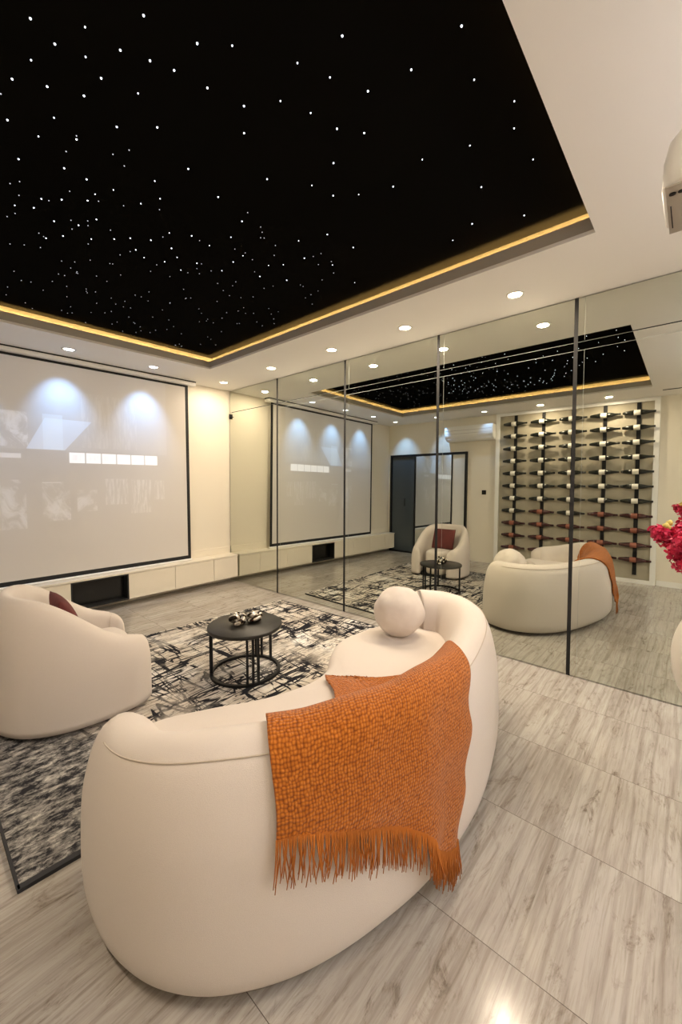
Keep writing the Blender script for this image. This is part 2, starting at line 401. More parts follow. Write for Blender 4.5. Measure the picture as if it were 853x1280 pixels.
# ------------------------------------------------------------------ the room
struct('floor', B(ROOM_X0 - 0.1, 0.1, ROOM_Y0 - 0.1, ROOM_Y1 + 0.1, -0.08, 0.0), FLOOR, 'glossy wood-look tiled floor')
struct('wall_front', B(ROOM_X0 - 0.1, 0.12, ROOM_Y1, ROOM_Y1 + 0.1, 0, 3.0), WALL, 'cream wall behind the projection screen')
struct('wall_left', B(ROOM_X0 - 0.1, ROOM_X0, ROOM_Y0, ROOM_Y1, 0, 3.0), WALL, 'cream wall with the bottle rack, facing the mirrors')
struct('wall_back', B(ROOM_X0 - 0.1, 0.12, ROOM_Y0 - 0.1, ROOM_Y0, 0, 3.0), WALL)
struct('wall_right', B(0.055, 0.15, ROOM_Y0, ROOM_Y1, 0, 3.0), BLACKM, 'dark wall behind the mirror panels')
bm = bmesh.new()                                          # plasterboard ceiling with the tray opening and its cove
for q in ((ROOM_X0, TX0, ROOM_Y0, ROOM_Y1), (TX1, 0.06, ROOM_Y0, ROOM_Y1), (TX0, TX1, ROOM_Y0, TY0), (TX0, TX1, TY1, ROOM_Y1)):
    box(bm, *q, CEIL, CEIL + 0.02)
struct('ceiling', bm, CEILP, 'cream plasterboard ceiling around the star tray')
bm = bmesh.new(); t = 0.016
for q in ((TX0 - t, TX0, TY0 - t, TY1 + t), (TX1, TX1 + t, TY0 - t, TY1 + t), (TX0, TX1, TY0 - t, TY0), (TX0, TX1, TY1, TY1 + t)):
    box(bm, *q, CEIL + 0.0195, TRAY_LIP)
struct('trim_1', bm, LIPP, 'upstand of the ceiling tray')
bm = bmesh.new(); w = 0.072                                # cove back wall above the lip
for q in ((TX0 - w - .02, TX0 - w, TY0 - w, TY1 + w), (TX1 + w, TX1 + w + .02, TY0 - w, TY1 + w), (TX0 - w, TX1 + w, TY0 - w - .02, TY0 - w), (TX0 - w, TX1 + w, TY1 + w, TY1 + w + .02)):
    box(bm, *q, CEIL + 0.02, STAR_Z + 0.03)
struct('trim_2', bm, COVEP, 'back of the light cove')
# skirtings
struct('baseboard_left', B(ROOM_X0, ROOM_X0 + 0.014, ROOM_Y0, 0.355, 0, 0.075), WHITE)
struct('baseboard_front', B(ROOM_X0, -0.02, ROOM_Y1 - 0.012, ROOM_Y1, 0.395, 0.485), WALL, 'low cream upstand along the wall above the console')

# star panel
stars = [(-2.89,1.58),(-2.66,1.31),(-2.77,1.48),(-2.82,1.61),(-2.51,1.26),(-2.67,1.47),(-2.74,1.58),(-2.86,1.73),(-2.59,1.43),(-2.52,1.4),(-2.89,1.86),(-2.8,1.8),(-2.68,1.62),(-2.57,1.58),(-2.7,1.74),(-2.75,1.93),(-2.87,2.08),(-2.57,1.79),(-2.46,1.67),(-2.77,2.08),(-2.66,1.98),(-2.8,2.29),(-2.65,2.2),(-2.43,1.18),(-2.21,0.89),(-2.25,1.06),(-2.14,1.01),(-2.41,1.37),(-2.01,0.94),(-2.28,1.33),(-2.2,1.21),(-2.09,1.16),(-2.21,1.43),(-1.97,1.13),(-1.88,1.06),(-1.85,1.26),(-1.98,0.59),(-1.97,0.78),(-1.79,0.63),(-1.61,0.55),(-1.49,0.59),(-1.53,0.76),(-1.6,0.95),(-1.27,0.58),(-1.55,1.14),(-1.26,0.82),(-0.9,0.73),(-1.02,0.97),(-0.95,1.12),(-2.27,1.78),(-2.56,2.2),(-2.34,1.97),(-2.45,2.18),(-2.5,2.28),(-2.51,2.36),(-2.6,2.45),(-2.67,2.52),(-2.75,2.68),(-2.68,2.63),(-2.32,2.18),(-2.27,2.07),(-2.58,2.68),(-2.48,2.62),(-2.43,2.49),(-2.51,2.8),(-2.57,2.9),(-2.39,2.71),(-2.7,3.13),(-2.3,2.61),(-2.24,2.53),(-2.11,2.31),(-2.01,2.24),(-2.15,2.46),(-2.17,2.63),(-2.1,2.68),(-2.03,2.45),(-1.96,2.52),(-1.99,2.63),(-2.38,3.07),(-2.32,2.97),(-2.44,3.12),(-2.22,2.92),(-2.62,3.51),(-2.56,3.63),(-2.41,3.48),(-2.32,3.49),(-2.42,3.69),(-2.15,3.19),(-1.88,2.79),(-1.87,2.65),(-2.0,2.82),(-2.59,3.99),(-2.2,3.47),(-2.15,3.43),(-1.82,3.29),(-1.93,3.26),(-1.69,3.19),(-1.88,3.13),(-2.4,4.14),(-1.67,3.37),(-1.8,3.73),(-2.05,3.87),(-1.97,3.79),(-1.84,4.01),(-1.44,3.65),(-1.71,4.12),(-1.91,3.55),(-1.62,2.99),(-1.66,3.58),(-1.99,1.56),(-1.82,1.43),(-2.08,1.84),(-1.7,1.4),(-1.62,1.3),(-1.89,1.91),(-1.85,2.08),(-1.89,2.25),(-1.49,1.64),(-1.56,1.81),(-1.29,1.61),(-1.69,2.19),(-1.69,2.3),(-1.84,2.49),(-1.68,2.45),(-1.51,2.16),(-1.45,2.08),(-1.41,1.92),(-1.23,1.84),(-1.46,2.32),(-1.53,2.51),(-1.3,2.22),(-1.16,2.2),(-1.44,2.73),(-1.28,3.02),(-1.01,2.76),(-0.95,1.88),(-1.03,2.25),(-0.91,2.36),(-1.45,2.89),(-1.24,3.3)]
sp = thing('star_panel', 'black star-lit panel recessed in the ceiling tray', 'ceiling panel', (-2.0, 2.3, STAR_Z))
obj('panel', B(TX0 - 0.071 + 2.0, TX1 + 0.071 + 2.0, TY0 - 0.071 - 2.3, TY1 + 0.071 - 2.3, 0, 0.02), STARP, sp)
def star_bm(r):
    return lathe(bmesh.new(), [(r, -0.0005), (r * 0.8, -0.0035), (0.0004, -0.0045)], 8)
srt = sorted(stars, key=lambda q: (q[0] + 3.227) ** 2 + q[1] ** 2)
meshes = {}
for i, (x, y) in enumerate(srt[:100]):
    r = 0.0034 if (i * 7) % 5 < 3 else 0.0024
    if r not in meshes:
        s0 = obj('star_light', star_bm(r), STAR, sp); meshes[r] = s0; s = s0
    else:
        s = meshes[r].copy(); col.objects.link(s); s.parent = sp
    s.location = (x + 2.0, y - 2.3, 0)
bm = bmesh.new(); rng = random.Random(3)
rest = list(srt[100:])
while len(rest) < 190: rest.append((rng.uniform(-3.2, -0.85), rng.uniform(1.8, 4.15)))
for x, y in rest: lathe(bm, [(0.0026, -0.0005), (0.0020, -0.003), (0.0004, -0.0035)], 6, (x + 2.0, y - 2.3, 0))
so = obj('star_light', bm, STARF, sp); so['kind'] = 'stuff'; so['label'] = 'faint distant star points'

# hidden warm LED tape lying in the cove
bm = bmesh.new(); z0 = TRAY_LIP - 0.055; a0, a1 = 0.030, 0.046
for q in ((TX0 - a1, TX0 - a0, TY0 - a1, TY1 + a1), (TX1 + a0, TX1 + a1, TY0 - a1, TY1 + a1), (TX0 - a0, TX1 + a0, TY0 - a1, TY0 - a0), (TX0 - a0, TX1 + a0, TY1 + a0, TY1 + a1)):
    box(bm, *q, TRAY_LIP - 0.045, TRAY_LIP - 0.035)
tag(obj('led_strip', bm, LED), 'warm glowing light tape in the cove around the star panel', 'light strip')

# ------------------------------------------------------------------ mirror wall
seams = [0.656, 1.7255, 2.816, 3.937]
cols = [(-2.39, -1.44), (-1.44, -0.41), (-0.41, seams[0])] + list(zip(seams, seams[1:])) + [(seams[3], 4.995)]
ROWS = [(0.006, 2.389), (2.395, 2.695)]
def mpanel(y0, y1, z0, z1, mat_main, name, label):
    g = 0.0105
    y0 += g; y1 -= g
    t = thing(name, label, 'mirror panel', (0, y0, z0), 0, 'mirror panels along the wall')
    def quad(bm, ya, yb, za, zb, d, th):
        v = []
        for dx in (d, d + th):
            for y, z in ((ya, za), (yb, za), (yb, zb), (ya, zb)):
                v.append(bm.verts.new((mirror_x(y, z) + dx, y - y0, z - z0)))
        for q in ((0, 1, 2, 3), (7, 6, 5, 4), (0, 4, 5, 1), (1, 5, 6, 2), (2, 6, 7, 3), (3, 7, 4, 0)): bm.faces.new([v[i] for i in q])
    bm = bmesh.new(); quad(bm, y0, y1, z0, z1, 0.0, 0.006); obj('glass', bm, mat_main, t)
    e = 0.0014; bm = bmesh.new()                           # polished arris round the pane
    for q in ((y0, y0 + e, z0, z1), (y1 - e, y1, z0, z1), (y0 + e, y1 - e, z1 - e, z1)): quad(bm, *q, -0.0006, 0.0005)
    obj('polished_edge', bm, EDGE, t)
    bm = bmesh.new(); k = 0.044                           # engraved bevel lines
    if y1 > 4.9: return t
    quad(bm, y1 - 0.0, y1 - 0.0 + 0.0001, z0, z1, -0.0004, 0.0003)
    bm.free(); bm = bmesh.new()
    ztop = z1 - 0.060 if z0 < 1 else z1
    quad(bm, y0, y1, ztop, ztop + 0.002, -0.0004, 0.0003) if z0 < 1 else None
    quad(bm, y1 - k, y1 - k + 0.0015, z0, ztop, -0.0004, 0.0003)
    obj('bevel_line', bm, EDGE, t)
    return t
place = ['far right in the photo, behind the flowers', 'second from the right in the photo', 'third from the right, behind the sofa', 'fourth from the right, reflecting the armchair', 'next to the cream wall corner']
# only the columns the photo shows get words of their own
names = {2: 'at the right edge of the photo, behind the flowers', 3: 'reflecting the sofa back and bottle rack', 4: 'reflecting the room corner and dark framed doors', 5: 'reflecting most of the projection screen', 6: 'beside the cream wall corner, the farthest from the sofa'}
extra = {0: 'nearest the back wall, out of the photo to the right', 1: 'beyond the right edge of the photo'}
for i, (ya, yb) in enumerate(cols):
    for r, (za, zb) in enumerate(ROWS):
        w_ = names.get(i) or extra[i]
        if r == 0: lab = 'tall mirror panel ' + w_
        else:
            up = {2: 'short upper mirror panel at the right edge of the photo', 3: 'short upper mirror panel reflecting the brightest downlight', 4: 'short upper mirror panel, middle one of the visible row',
                  5: 'short upper mirror panel above the reflected screen', 6: 'short upper mirror panel touching the cream wall corner', 0: 'short upper mirror panel nearest the back wall', 1: 'short upper mirror panel beyond the right edge of the photo'}[i]
            lab = up
        mpanel(ya, yb, za, zb, MIRROR, 'wall_mirror', lab)
for i, s in enumerate(seams + [-0.41, -1.44]):
    bm = bmesh.new(); v = []
    for y in (s - 0.0125, s + 0.0125):
        for z in (0.0, CEIL):
            for dx in (-0.0012, 0.03): v.append(bm.verts.new((mirror_x(y, z) + dx, y, z)))
    for q in ((0, 1, 3, 2), (4, 6, 7, 5), (0, 2, 6, 4), (1, 5, 7, 3), (0, 4, 5, 1), (2, 3, 7, 6)): bm.faces.new([v[k] for k in q])
    struct('trim_%d' % (i + 3), bm, BLACKM, 'black joint between mirror panels')
# little clip on the end mirror
bm = bmesh.new(); box(bm, -0.014, 0.03, 4.955, 4.967, 2.30, 2.37, 0.003); box(bm, -0.016, 0.03, 4.93, 4.967, 2.325, 2.335, 0.002)
tag(obj('mirror_clip', bm, BLACK), 'small black clip on the mirror beside the wall corner', 'clip')

# ------------------------------------------------------------------ screen
SY = 4.90; SX0, SX1, SZ0, SZ1 = -3.255, -0.658, 0.416, 2.631
t = thing('projection_screen', 'large pull-down projection screen with black border on the far wall', 'projection screen', (0, SY, 0))
obj('screen_surface', B(SX0 + 0.04, SX1 - 0.04, -0.002, 0.002, SZ0 + 0.045, SZ1 + 0.02), SCREEN, t)
bm = bmesh.new()
for q in ((SX0, SX0 + 0.04, SZ0, SZ1 + 0.02), (SX1 - 0.04, SX1, SZ0, SZ1 + 0.02), (SX0 + 0.04, SX1 - 0.04, SZ0, SZ0 + 0.045), (SX0 + 0.04, SX1 - 0.04, SZ1 - 0.012, SZ1 + 0.02)):
    box(bm, q[0], q[1], -0.003, 0.003, q[2], q[3])
obj('border', bm, BLACKM, t)
bm = B(SX0 - 0.01, SX1 + 0.012, -0.016, 0.016, SZ0 - 0.020, SZ0 + 0.001, 0.006); obj('weight_bar', bm, WHITE, t)
bm = bmesh.new(); box(bm, SX0 - 0.11, SX1 + 0.085, -0.06, 0.055, SZ1 + 0.012, CEIL - 0.012, 0.012); obj('case', bm, WHITE, t)
bm = bmesh.new(); box(bm, SX0 - 0.11, SX1 + 0.085, -0.052, 0.05, CEIL - 0.013, CEIL - 0.0005); obj('mounting_rail', bm, BLACKM, t)

# ------------------------------------------------------------------ wall-hung console
CY0 = 4.786; CZ0, CZ1 = 0.08, 0.372
tag(obj('console_top', B(ROOM_X0 + 0.064, -0.02, CY0 - 0.004, 4.998, CZ1, CZ1 + 0.022, 0.003), CABINET), 'long cream worktop over the wall-hung cabinets', 'worktop')
runs = [(-0.393, -0.022, 'cream wall-hung cabinet touching the mirror'), (-0.926, -0.393, 'middle cream wall-hung cabinet between niche and mirror'), (-1.470, -0.926, 'cream wall-hung cabinet right of the black niche'),
        (-2.57, -2.030, 'cream wall-hung cabinet left of the black niche, behind the armchair'), (-3.11, -2.57, 'second cream wall-hung cabinet left of the niche'), (-3.60, -3.11, 'third cream wall-hung cabinet left of the niche'), (-3.945, -3.60, 'last cream wall-hung cabinet, at the dark framed doors')]
for x0, x1, lab in runs:
    c = thing('wall_cabinet', lab, 'cabinet', ((x0 + x1) / 2, CY0, CZ0), 0, 'wall-hung cabinets'); h = (x1 - x0) / 2
    obj('body', B(-h + 0.0005, h - 0.0005, 0.02, 0.212, 0, CZ1 - CZ0), CABINET, c)
    obj('door', B(-h + 0.0025, h - 0.0025, 0.0, 0.018, 0.002, CZ1 - CZ0 - 0.004, 0.002), CABINET, c)
n = thing('open_niche', 'open black niche between the cream wall-hung cabinets', 'niche', (-1.75, CY0, CZ0))
bm = bmesh.new(); h = 0.28; H = CZ1 - CZ0
for q in ((-h, h, 0.19, 0.214, 0, H), (-h, -h + 0.015, 0, 0.19, 0, H), (h - 0.015, h, 0, 0.19, 0, H), (-h + .015, h - .015, 0, 0.19, 0, 0.015), (-h + .015, h - .015, 0, 0.19, H - 0.015, H)): box(bm, *q)
obj('carcass', bm, BLACKM, n)
obj('glass_front', B(-h + .015, h - .015, 0.10, 0.105, 0.015, H - 0.015), simple('black_glass', (0.003, 0.003, 0.003), 0.25), n)

# ------------------------------------------------------------------ downlights
def spot(parent, energy, colr, angle, blend, z):
    l = bpy.data.lights.new('lamp', 'SPOT'); l.energy = energy; l.color = colr; l.spot_size = math.radians(angle); l.spot_blend = blend; l.shadow_soft_size = 0.012
    o = bpy.data.objects.new('lamp', l); col.objects.link(o); o.parent = parent; o.location = (0, 0, z)
    return o
def wash(parent, energy, colr, z):
    l = bpy.data.lights.new('lamp', 'AREA'); l.shape = 'DISK'; l.size = 0.078; l.energy = energy; l.color = colr
    o = bpy.data.objects.new('lamp', l); col.objects.link(o); o.parent = parent; o.location = (0, 0, z)
    return o
WARM, COOL = (1.0, 0.82, 0.62), (0.27, 0.52, 1.0)
def downlight(x, y, label, group, lens, e, c, ang, bl, tilt=0.0, lean=0.0):
    d = thing('downlight', label, 'downlight', (x, y, CEIL), 0, group)
    bm = bmesh.new(); lathe(bm, [(0.044, 0.0), (0.048, -0.005), (0.060, -0.004), (0.062, 0.0)], 32); obj('trim_ring', bm, WHITE if lens is LENSW else CHROME, d, True)
    bm = bmesh.new(); lathe(bm, [(0.046, -0.0005), (0.040, -0.0030), (0.001, -0.0035)], 32); obj('lens', bm, lens, d, True)
    if lens is LENSW: wash(d, e, c, -0.005)
    else: spot(d, e, c, ang, bl, -0.018).rotation_euler = (tilt, lean, 0)
    return d
for (y, lab) in ((0.965, 'warm ceiling downlight nearest the camera, above the mirrors'), (1.857, 'warm ceiling downlight, second from the camera along the mirrors'), (2.696, 'warm ceiling downlight, middle of the row along the mirrors'),
                 (3.634, 'warm ceiling downlight, second from the far corner along the mirrors'), (4.610, 'warm ceiling downlight in the far corner by mirror and wall')):
    downlight(-0.317, y, lab, 'warm downlights along the mirrors', LENSW, 4.6 if y > 4.5 else 11.5, WARM, 150, 0.9)
for (x, lab) in ((-1.228, 'cool ceiling downlight before the right part of the screen'), (-2.037, 'chrome-rimmed ceiling downlight before the middle of the screen'), (-2.85, 'cool ceiling downlight before the left part of the screen'), (-3.60, 'cool ceiling downlight in the corner by the dark doors')):
    downlight(x, 4.575, lab, 'cool downlights before the screen', LENSC, 26, COOL, 66, 1.0, *((math.radians(28), 0) if x > -3.5 else (0, math.radians(28))))
for (y, lab) in ((3.66, 'cool ceiling downlight before the dark framed doors'), (2.75, 'cool ceiling downlight before the air conditioner'), (1.848, 'ceiling downlight before the middle of the bottle rack'), (0.933, 'ceiling downlight before the right end of the bottle rack')):
    downlight(-3.616, y, lab, 'downlights along the bottle rack wall', LENSC if y > 2 else LENSW, (20 if y > 3 else 5) if y > 2 else 8, COOL if y > 2 else WARM, 66, 1.0, 0.0, math.radians(28))
for (x, y, lab) in ((-0.75, -0.95, 'added fill downlight behind the camera, by the mirrors'), (-2.0, -0.95, 'added fill downlight behind the camera, middle one'), (-3.3, -0.95, 'added fill downlight behind the camera, by the rack wall')):
    downlight(x, y, lab, 'added fill downlights behind the camera', LENSW, 2.2, (1.0, 0.96, 0.95), 160, 0.9)  # extra unseen lamps, added to lift the ceiling brightness

# added fill: unseen uplighter behind the camera, there only to brighten the ceiling
ul = thing('added_uplighter', 'slim white uplighter added out of view to brighten the ceiling', 'added fill lamp', (-1.55, -1.7, 0))
obj('base', disc(bmesh.new(), 0.14, 0.0, 0.025, 40), WHITE, ul, True)
bm = bmesh.new(); tube(bm, [(0, 0, 0.02), (0, 0, 1.70)], 0.012, 12); obj('pole', bm, WHITE, ul, True)
bm = bmesh.new(); lathe(bm, [(0.02, 1.68), (0.10, 1.74), (0.15, 1.80), (0.148, 1.802), (0.098, 1.745), (0.03, 1.70)], 40); obj('shade', bm, WHITE, ul, True)
ls = spot(ul, 180, (0.96, 0.94, 1.0), 150, 0.8, 1.79); ls.rotation_euler = (PI, 0, 0)

# ------------------------------------------------------------------ upholstery builders
KW = 1.22
PROFILE = [(0.020, 0.030), (0.006, 0.055), (0.000, 0.12), (0.001, 0.26), (0.007, 0.40), (0.021, 0.50), (0.037, 0.57), (0.058, 0.618), (0.088, 0.642), (0.118, 0.65), (0.150, 0.640), (0.180, 0.612), (0.204, 0.565), (0.222, 0.50), (0.235, 0.42), (0.240, 0.30), (0.240, 0.03)]
PROFILE = [(a * KW, b) for a, b in PROFILE]
def prof_spline(prof, n): return spline([(a, b, 0) for a, b in prof], n)[0]
class Shell:
    """Upholstered back swept along an outer footprint line; profile = (inset from the outer face, height)."""
    def __init__(self, path, prof, H, n=150, height=None, end=0.13, side=1, thick=None):
        self.pts, self.L = spline(path, n); self.n = n; self.H = H
        self.prof = prof; self.end = end; self.side = side; self.height = height or (lambda s, p: H)
        self.drop = 0.16; self.T = max(a for a, b in prof); self.mid = self.T / 2; self.Hp = max(b for a, b in prof)
    def frame(self, s):
        f = max(0.0, min(1.0, s)) * (self.n - 1); i = min(int(f), self.n - 2); k = f - i
        p = self.pts[i].lerp(self.pts[i + 1], k)
        j0, j1 = max(i - 3, 0), min(i + 4, self.n - 1)
        t = self.pts[j1] - self.pts[j0]; t.normalize()
        nrm = Vector((t.y, -t.x, 0)) * self.side            # inward
        return p, nrm
    def point(self, s, a, b):
        p, nrm = self.frame(s)
        d = min(s, 1 - s) * self.L
        f = 1.0 if d >= self.end else math.sqrt(max(0.0, 1 - (1 - d / self.end) ** 2))
        h = self.height(s, p) / self.Hp
        h = h * self.Hp * (1 - self.drop + self.drop * f)
        zz = b if b < 0.08 else 0.08 + (b - 0.08) * (h - 0.08) / (self.Hp - 0.08)
        aa = self.mid + (a - self.mid) * max(f, 0.02)
        return Vector((p.x + nrm.x * aa, p.y + nrm.y * aa, zz))
    def mesh(self, m=44):
        pr = prof_spline(self.prof, m); bm = bmesh.new(); rows = []
        # dense sampling close to the ends for a round nose
        S = []
        for i in range(self.n + 1): S.append(i / self.n)
        e = self.end / self.L
        extra = [e * (1 - math.cos(k / 10 * PI / 2)) for k in range(1, 10)]
        S = sorted(set(S + extra + [1 - q for q in extra]))
        for s in S: rows.append([bm.verts.new(self.point(s, q.x, q.y)) for q in pr])
        for A, Bq in zip(rows, rows[1:]):
            for k in range(m - 1): bm.faces.new((A[k], A[k + 1], Bq[k + 1], Bq[k]))
            bm.faces.new((A[m - 1], A[0], Bq[0], Bq[m - 1]))
        bm.faces.new(rows[0]); bm.faces.new(rows[-1][::-1])
        return bm
def cushion_block(outline, z0, z1, rnd=0.07, n=140, dome=0.012, low=0.03):
    """Upholstered block with a rounded top edge on a free-form closed outline (counter-clockwise)."""
    pts, _ = spline(outline, n, True)
    nr = []
    for i in range(n):
        t = pts[(i + 2) % n] - pts[i - 2]; t.normalize(); nr.append(Vector((-t.y, t.x, 0)))
    for _ in range(6): nr = [(nr[i - 1] + nr[i] * 2 + nr[(i + 1) % n]).normalized() for i in range(n)]
    lv = [(low, z0), (low * 0.3, z0 + 0.03), (0.0, z0 + 0.10)]
    lv.append((0.0, z1 - rnd))
    for k in range(1, 8):
        a = k / 7 * PI / 2; lv.append((rnd * (1 - math.cos(a)), z1 - rnd + rnd * math.sin(a)))
    bm = bmesh.new(); rings = []
    for ins, z in lv: rings.append([bm.verts.new((p.x + q.x * ins, p.y + q.y * ins, z)) for p, q in zip(pts, nr)])
    c = Vector((0, 0, 0))
    for p in pts: c += p
    c /= n
    last = [Vector(v.co) for v in rings[-1]]
    for f, dz in ((0.7, dome * 0.6), (0.4, dome * 0.9), (0.1, dome)):
        rings.append([bm.verts.new((c.x + (v.x - c.x) * f, c.y + (v.y - c.y) * f, z1 + dz)) for v in last])
    for A, Bq in zip(rings, rings[1:]):
        for k in range(n): bm.faces.new((A[k], A[(k + 1) % n], Bq[(k + 1) % n], Bq[k]))
    bm.faces.new(rings[0][::-1]); bm.faces.new(rings[-1])
    return bm
def flat_plinth(outline, ins, z0, z1, n=80):
    pts, _ = spline(outline, n, True); bm = bmesh.new(); A = []; Bq = []
    for i in range(n):
        t = pts[(i + 1) % n] - pts[i - 1]; t.normalize(); q = Vector((-t.y, t.x, 0))
        A.append(bm.verts.new((pts[i].x + q.x * ins, pts[i].y + q.y * ins, z0))); Bq.append(bm.verts.new((pts[i].x + q.x * ins, pts[i].y + q.y * ins, z1)))
    for k in range(n): bm.faces.new((A[k], A[(k + 1) % n], Bq[(k + 1) % n], Bq[k]))
    bm.faces.new(A[::-1]); bm.faces.new(Bq)
    return bm

# ------------------------------------------------------------------ curved sofa
OX, OY = -1.75, 1.15
def loc2(L): return [(x - OX, y - OY, 0) for x, y in L]
outer = [(-2.790, 1.71), (-2.832, 1.57), (-2.860, 1.41), (-2.860, 1.24), (-2.822, 1.08), (-2.752, 0.958), (-2.648, 0.856), (-2.50, 0.762), (-2.29, 0.685), (-2.02, 0.632), (-1.66, 0.632),
         (-1.30, 0.70), (-1.00, 0.795), (-0.76, 0.93), (-0.605, 1.10), (-0.555, 1.28), (-0.595, 1.44), (-0.665, 1.56), (-0.79, 1.62)]
sofa_shell = Shell(loc2(outer), PROFILE, 0.65, 170, end=0.20, side=-1)
def so_h(s, p): return 0.642 + 0.050 * (1 - smoothstep((s - 0.33) / 0.25)) - 0.125 * (1 - smoothstep((s - 0.02) / 0.22))
sofa_shell.height = so_h; sofa_shell.drop = 0.19
sofa = thing('curved_sofa', 'cream curved boucle sofa with the orange throw over its back', 'sofa', (OX, OY, 0))
obj('back', sofa_shell.mesh(), BOUCLE, sofa, True)
seat_out = [(-2.74, 1.52), (-2.78, 1.30), (-2.68, 1.05), (-2.48, 0.90), (-2.20, 0.80), (-1.85, 0.76), (-1.50, 0.79), (-1.15, 0.90), (-0.86, 1.04), (-0.70, 1.20), (-0.65, 1.38), (-0.73, 1.53),
            (-0.93, 1.645), (-1.15, 1.69), (-1.36, 1.685), (-1.53, 1.60), (-1.68, 1.49), (-1.85, 1.455), (-2.08, 1.51), (-2.30, 1.63), (-2.50, 1.715), (-2.66, 1.68)]
obj('seat', cushion_block(loc2(seat_out), 0.03, 0.405, 0.06), BOUCLE, sofa, True)
plinth = [(-2.60, 1.55), (-2.70, 1.30), (-2.60, 1.02), (-2.35, 0.86), (-2.0, 0.76), (-1.6, 0.77), (-1.25, 0.85), (-0.95, 0.96), (-0.76, 1.12), (-0.72, 1.35), (-0.9, 1.52), (-1.3, 1.57), (-1.70, 1.40), (-2.1, 1.42), (-2.4, 1.58)]
obj('plinth', flat_plinth(loc2(plinth), 0.02, 0.0, 0.04), BLACKM, sofa)
bm = bmesh.new(); tube(bm, [sofa_shell.point(0.07 + 0.84 * k / 90, 0.055 * KW, 0.6165) - sofa_shell.frame(0.07 + 0.84 * k / 90)[1] * 0.000 for k in range(91)], 0.0022, 6)
sm = obj('seam', bm, BOUCLE_D, sofa, True)

# ------------------------------------------------------------------ throw over the sofa back
def build_throw():
    sh = sofa_shell
    prof = [(a, b) for a, b in PROFILE if not (a > 0.2 * KW and b < 0.41)]
    prof = prof[:] + [(0.243 * KW, 0.44), (0.325, 0.418), (0.37, 0.414), (0.45, 0.416), (0.62, 0.416), (0.74, 0.414), (0.90, 0.412)]
    pp, PL = spline([(a, b, 0) for a, b in prof], 260)
    ztop = 0.65
    def at(q):
        f = max(0.0, min(1.0, q / PL)) * 259; i = min(int(f), 258); return pp[i].lerp(pp[i + 1], f - i), (pp[min(i + 2, 259)] - pp[max(i - 1, 0)]).normalized()
    # arc-length of some stations of the profile
    def q_at_z(z):
        best = 0
        for k, p in enumerate(pp):
            if p.y >= z: return k / 259 * PL
        return best
    q_top = max(range(260), key=lambda k: pp[k].y if k < 200 else -1) / 259 * PL
    def s_near(x, y):
        v = Vector((x - OX, y - OY, 0)); return min(range(sh.n), key=lambda k: (sh.pts[k] - v).length) / (sh.n - 1)
    sL = s_near(-2.592, 0.818); sRb = s_near(-2.00, 0.63); sRm = s_near(-1.70, 0.63); sRt = s_near(-1.36, 0.69); sC = s_near(-1.755, 0.63)
    q_sh = q_at_z(0.57); q_in = q_top + 0.10
    q_seat = next(k for k in range(260) if pp[k].x >= 0.243 * KW) / 259 * PL
    NS, NT = 150, 170
    bm = bmesh.new(); uvl = bm.loops.layers.uv.new('UVMap'); grid = []; uvs = {}
    def qb(u): return q_at_z(0.435 - 0.29 * smoothstep(u * 0.9) - 0.035 * math.sin(u * 9) * u)
    def qe(u):
        ds = abs(sL + (sRt - sL) * u - sC) * sh.L
        return q_seat + max(0.0, 0.455 - ds * (1.0 if u > 0.5 else 1.35)) + 0.01
    for i in range(NS + 1):
        u = i / NS; row = []
        a, b = qb(u), qe(u)
        for j in range(NT + 1):
            w = j / NT; q = a + (b - a) * w
            # right edge slants from low on the outside to further along on top
            sR = sRb + (sRm - sRb) * min(1.0, max(0.0, q / q_sh)) + (sRt - sRm) * smoothstep((q - q_sh * 0.94) / (q_in - q_sh * 0.94))
            sR += 0.0045 * math.sin(q * 34) * smoothstep(q / 0.2)
            s = sL + 0.002 * math.sin(q * 17); s += (sR - s) * u
            p2, t2 = at(q)
            n2 = Vector((-t2.y, t2.x))                     # away from the body
            P = sh.point(s, p2.x, p2.y); base, nin = sh.frame(s)
            hang = 1 - smoothstep((q - 0.05) / 0.35)       # looser folds toward the hem
            fold = 0.010 * math.sin(u * 21 + q * 2.0) + 0.012 * math.sin(u * 9.0 + 1.0 + q * 1.5)
            wr = 0.006 * mnoise.noise(Vector((u * 6, q * 6, 2)))
            off = 0.012 + wr * 0.8 + max(0.0, fold + 0.012) * (0.25 + 1.3 * hang)
            P = P + Vector((nin.x * n2.x, nin.y * n2.x, n2.y)) * off
            row.append(bm.verts.new(P)); uvs[row[-1]] = (u * 0.85 + 0.02 * math.sin(q * 3), q)
        grid.append(row)
    for i in range(NS):
        for j in range(NT):
            f = bm.faces.new((grid[i][j], grid[i + 1][j], grid[i + 1][j + 1], grid[i][j + 1]))
            for l in f.loops: l[uvl].uv = uvs[l.vert]
    hem = [Vector(grid[i][0].co) for i in range(NS + 1)]
    nrm = []
    for i in range(NS + 1):
        u = i / NS; s = sL + (sRb - sL) * u; nrm.append(-sh.frame(s)[1])
    return bm, hem, nrm
bm, hem, hn = build_throw()
thr = thing('throw_blanket', 'orange waffle-knit throw with long fringe draped over the sofa back', 'throw', (OX, OY, 0))
cl = obj('cloth', bm, THROW, thr, True)
so_ = cl.modifiers.new('thick', 'SOLIDIFY'); so_.thickness = 0.010; so_.offset = -0.6
bm = bmesh.new(); rng = random.Random(5)
